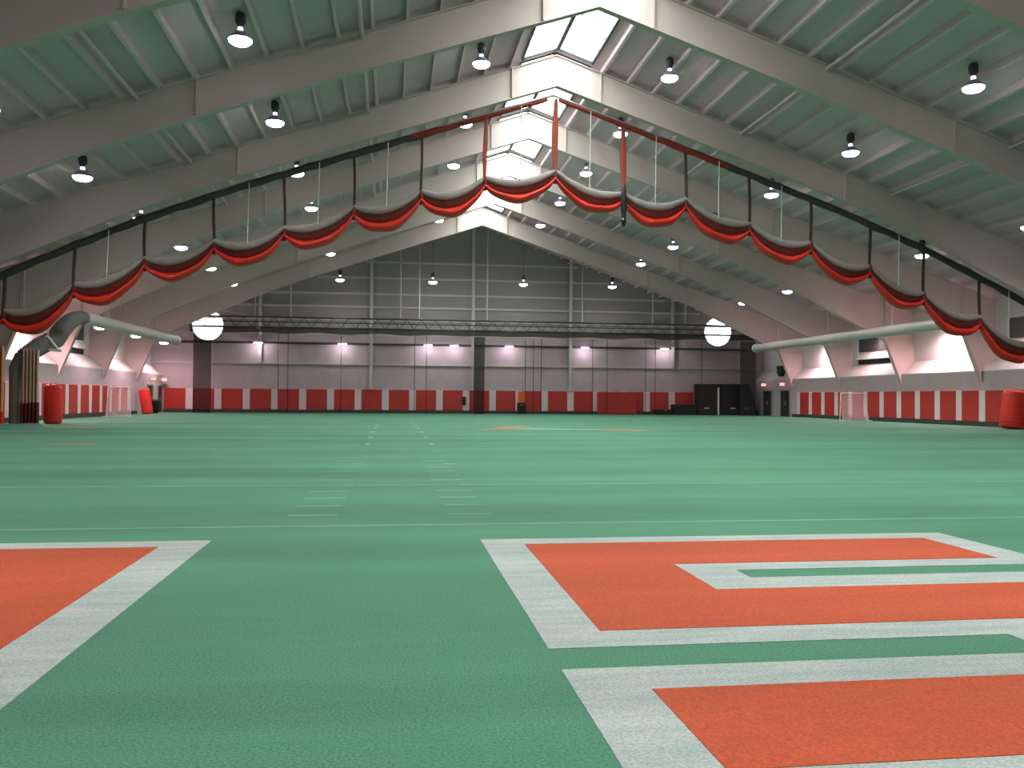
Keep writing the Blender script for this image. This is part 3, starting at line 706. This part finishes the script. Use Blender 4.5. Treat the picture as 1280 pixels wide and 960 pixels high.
# tackling bags
def bag(loc, r, h, lab, tilt, flat=1.0):
    t = thing('tackling_bag', loc, lab, 'padded bag', 'red tackling bags'); x, y, z = loc
    b = MB().lathe([(r*0.75, 0), (r*0.97, 0.06), (r, 0.2), (r, h-0.2), (r*0.95, h-0.07), (r*0.7, h)], loc, 20)
    for v in b.v: v.y = y + (v.y-y)*flat
    b.build('cover', M['redb'], t)
    b = MB().lathe([(r*1.01, 0.28), (r*1.03, 0.30), (r*1.03, 0.36), (r*1.01, 0.38)], loc, 20)
    for v in b.v: v.y = y + (v.y-y)*flat
    b.build('band', M['red'], t)
    MB().tube([(x-0.15, y, z+h-0.02), (x-0.1, y, z+h+0.07), (x+0.1, y, z+h+0.07), (x+0.15, y, z+h-0.02)], 0.02, 6).build('handle', M['strap'], t)
    t.rotation_euler = tilt
    return t
bag((-16.62, 46.4, 0.0), 0.44, 1.93, 'bright red padded bag standing right of the tan net by the left wall', (0, 0, 0), 0.6)
bag((-18.35, 70.3, 0.0), 0.42, 1.95, 'bright red padded bag leaning by the left wall near the corner doors', (0, -0.17, 0), 0.7)
bag((32.15, 42.0, 0.02), 0.62, 2.0, 'bright red padded bag leaning at the right edge of the photo', (0, 0.13, 0), 0.9)
t = thing('trash_bin', (-18.6, 73.2, 0), 'dark bin standing beside the doors in the far left corner', 'bin')
MB().lathe([(0.26, 0), (0.32, 0.85), (0.34, 0.9)], (-18.6, 73.2, 0), 16).build('body', M['black'], t)
MB().lathe([(0.35, 0.9), (0.35, 0.96), (0.2, 1.08), (0.05, 1.1)], (-18.6, 73.2, 0), 16).build('lid', M['dark'], t)
t = thing('storage_box', (33.85, 73.1, 3.5), 'dark green box on the sill above the right corner doors', 'box')
MB().bevbox(33.62, 34.08, 72.7, 73.5, 3.72, 4.30, 0.03).build('body', M['green'], t)
MB().bevbox(33.59, 34.11, 72.67, 73.53, 4.30, 4.40, 0.03).build('lid', M['green'], t)
MB().box(33.72, 34.0, 72.8, 73.4, 3.5, 3.72).build('foot', M['dark'], t)
# netted practice goals by the side walls
def goal(xa, xb, y, lab):
    t = thing('practice_goal', ((xa+xb)/2, y, 0), lab, 'goal', 'pale netted practice goals')
    MB().tube([(xa, y, 0), (xa+0.05, y, 1.95)], 0.03, 6).build('post', M['plain_white'], t)
    MB().tube([(xb, y, 0), (xb-0.05, y, 1.95)], 0.03, 6).build('post', M['plain_white'], t)
    MB().tube([(xa+0.05, y, 1.95), (xb-0.05, y, 1.95)], 0.03, 6).build('crossbar', M['plain_white'], t)
    MB().tube([(xa-0.1, y-0.5, 0.03), (xa, y, 0.03)], 0.03, 6).build('foot', M['plain_white'], t)
    MB().tube([(xb+0.1, y-0.5, 0.03), (xb, y, 0.03)], 0.03, 6).build('foot', M['plain_white'], t)
    n = 12
    MB().grid([[(xa+(xb-xa)*k/n, y+0.06*math.sin(k*1.3)-(0.35*(1-h/5)**2), 0.03+1.9*h/5) for k in range(n+1)] for h in range(6)]).build('netting', M['net_goal'], t)
goal(-18.35, -16.9, 60.5, 'pale netted goal standing before the red pads of the left wall')
goal(31.0, 33.0, 57.6, 'pale netted goal standing before the red pads of the right wall')
# gathered net curtains at the left edge
def gathered(name, xa, xb, y, ztop, zhem, m1, m2, lab, nf):
    t = thing(name, ((xa+xb)/2, y, 0), lab, 'curtain', 'gathered curtains by the left wall')
    pleats(MB(), xa, xb, y, zhem, ztop, nf, 0.16).build('pleated_net', m1, t)
    pleats(MB(), xa-0.03, xb+0.03, y-0.02, 0.02, zhem+0.05, nf, 0.19).build('hem', m2, t)
    MB().tube([(xa-0.1, y, ztop+0.02), (xb+0.1, y, ztop+0.02)], 0.04, 6).build('rail', M['steel'], t)
    MB().tube([(xa-0.1, y, ztop+0.02), (xa-0.1, y, soff((xa+xb)/2-XR)-0.2)], 0.03, 6).build('rail_hanger', M['steel'], t)
gathered('gathered_curtain', -19.1, -18.45, 45.2, 3.75, 0.55, M['orange'], M['redb'], 'orange gathered curtain at the very left edge of the photo', 4)
gathered('gathered_curtain', -17.95, -17.15, 46.0, 3.65, 1.0, M['tan'], M['maroon'], 'tan gathered net curtain with a dark red hem right of the duct riser', 5)
t = thing('wall_bracket', (-17.2, 47.2, 3.6), 'white triangular pipe bracket high by the left wall above the tan net', 'bracket')
MB().tube([(-18.0, 47.2, 3.78), (-16.55, 47.2, 3.66)], 0.07, 8).build('bar', M['plain_white'], t)
MB().tube([(-17.9, 47.2, 3.80), (-17.2, 47.2, 4.42)], 0.06, 8).build('strut', M['plain_white'], t)
MB().tube([(-17.25, 47.2, 4.42), (-16.7, 47.2, 3.72)], 0.06, 8).build('strut', M['plain_white'], t)
MB().tube([(-17.2, 47.2, 4.4), (-17.2, 47.2, soff(-17.2-XR)-0.1)], 0.04, 8).build('post', M['steel'], t)
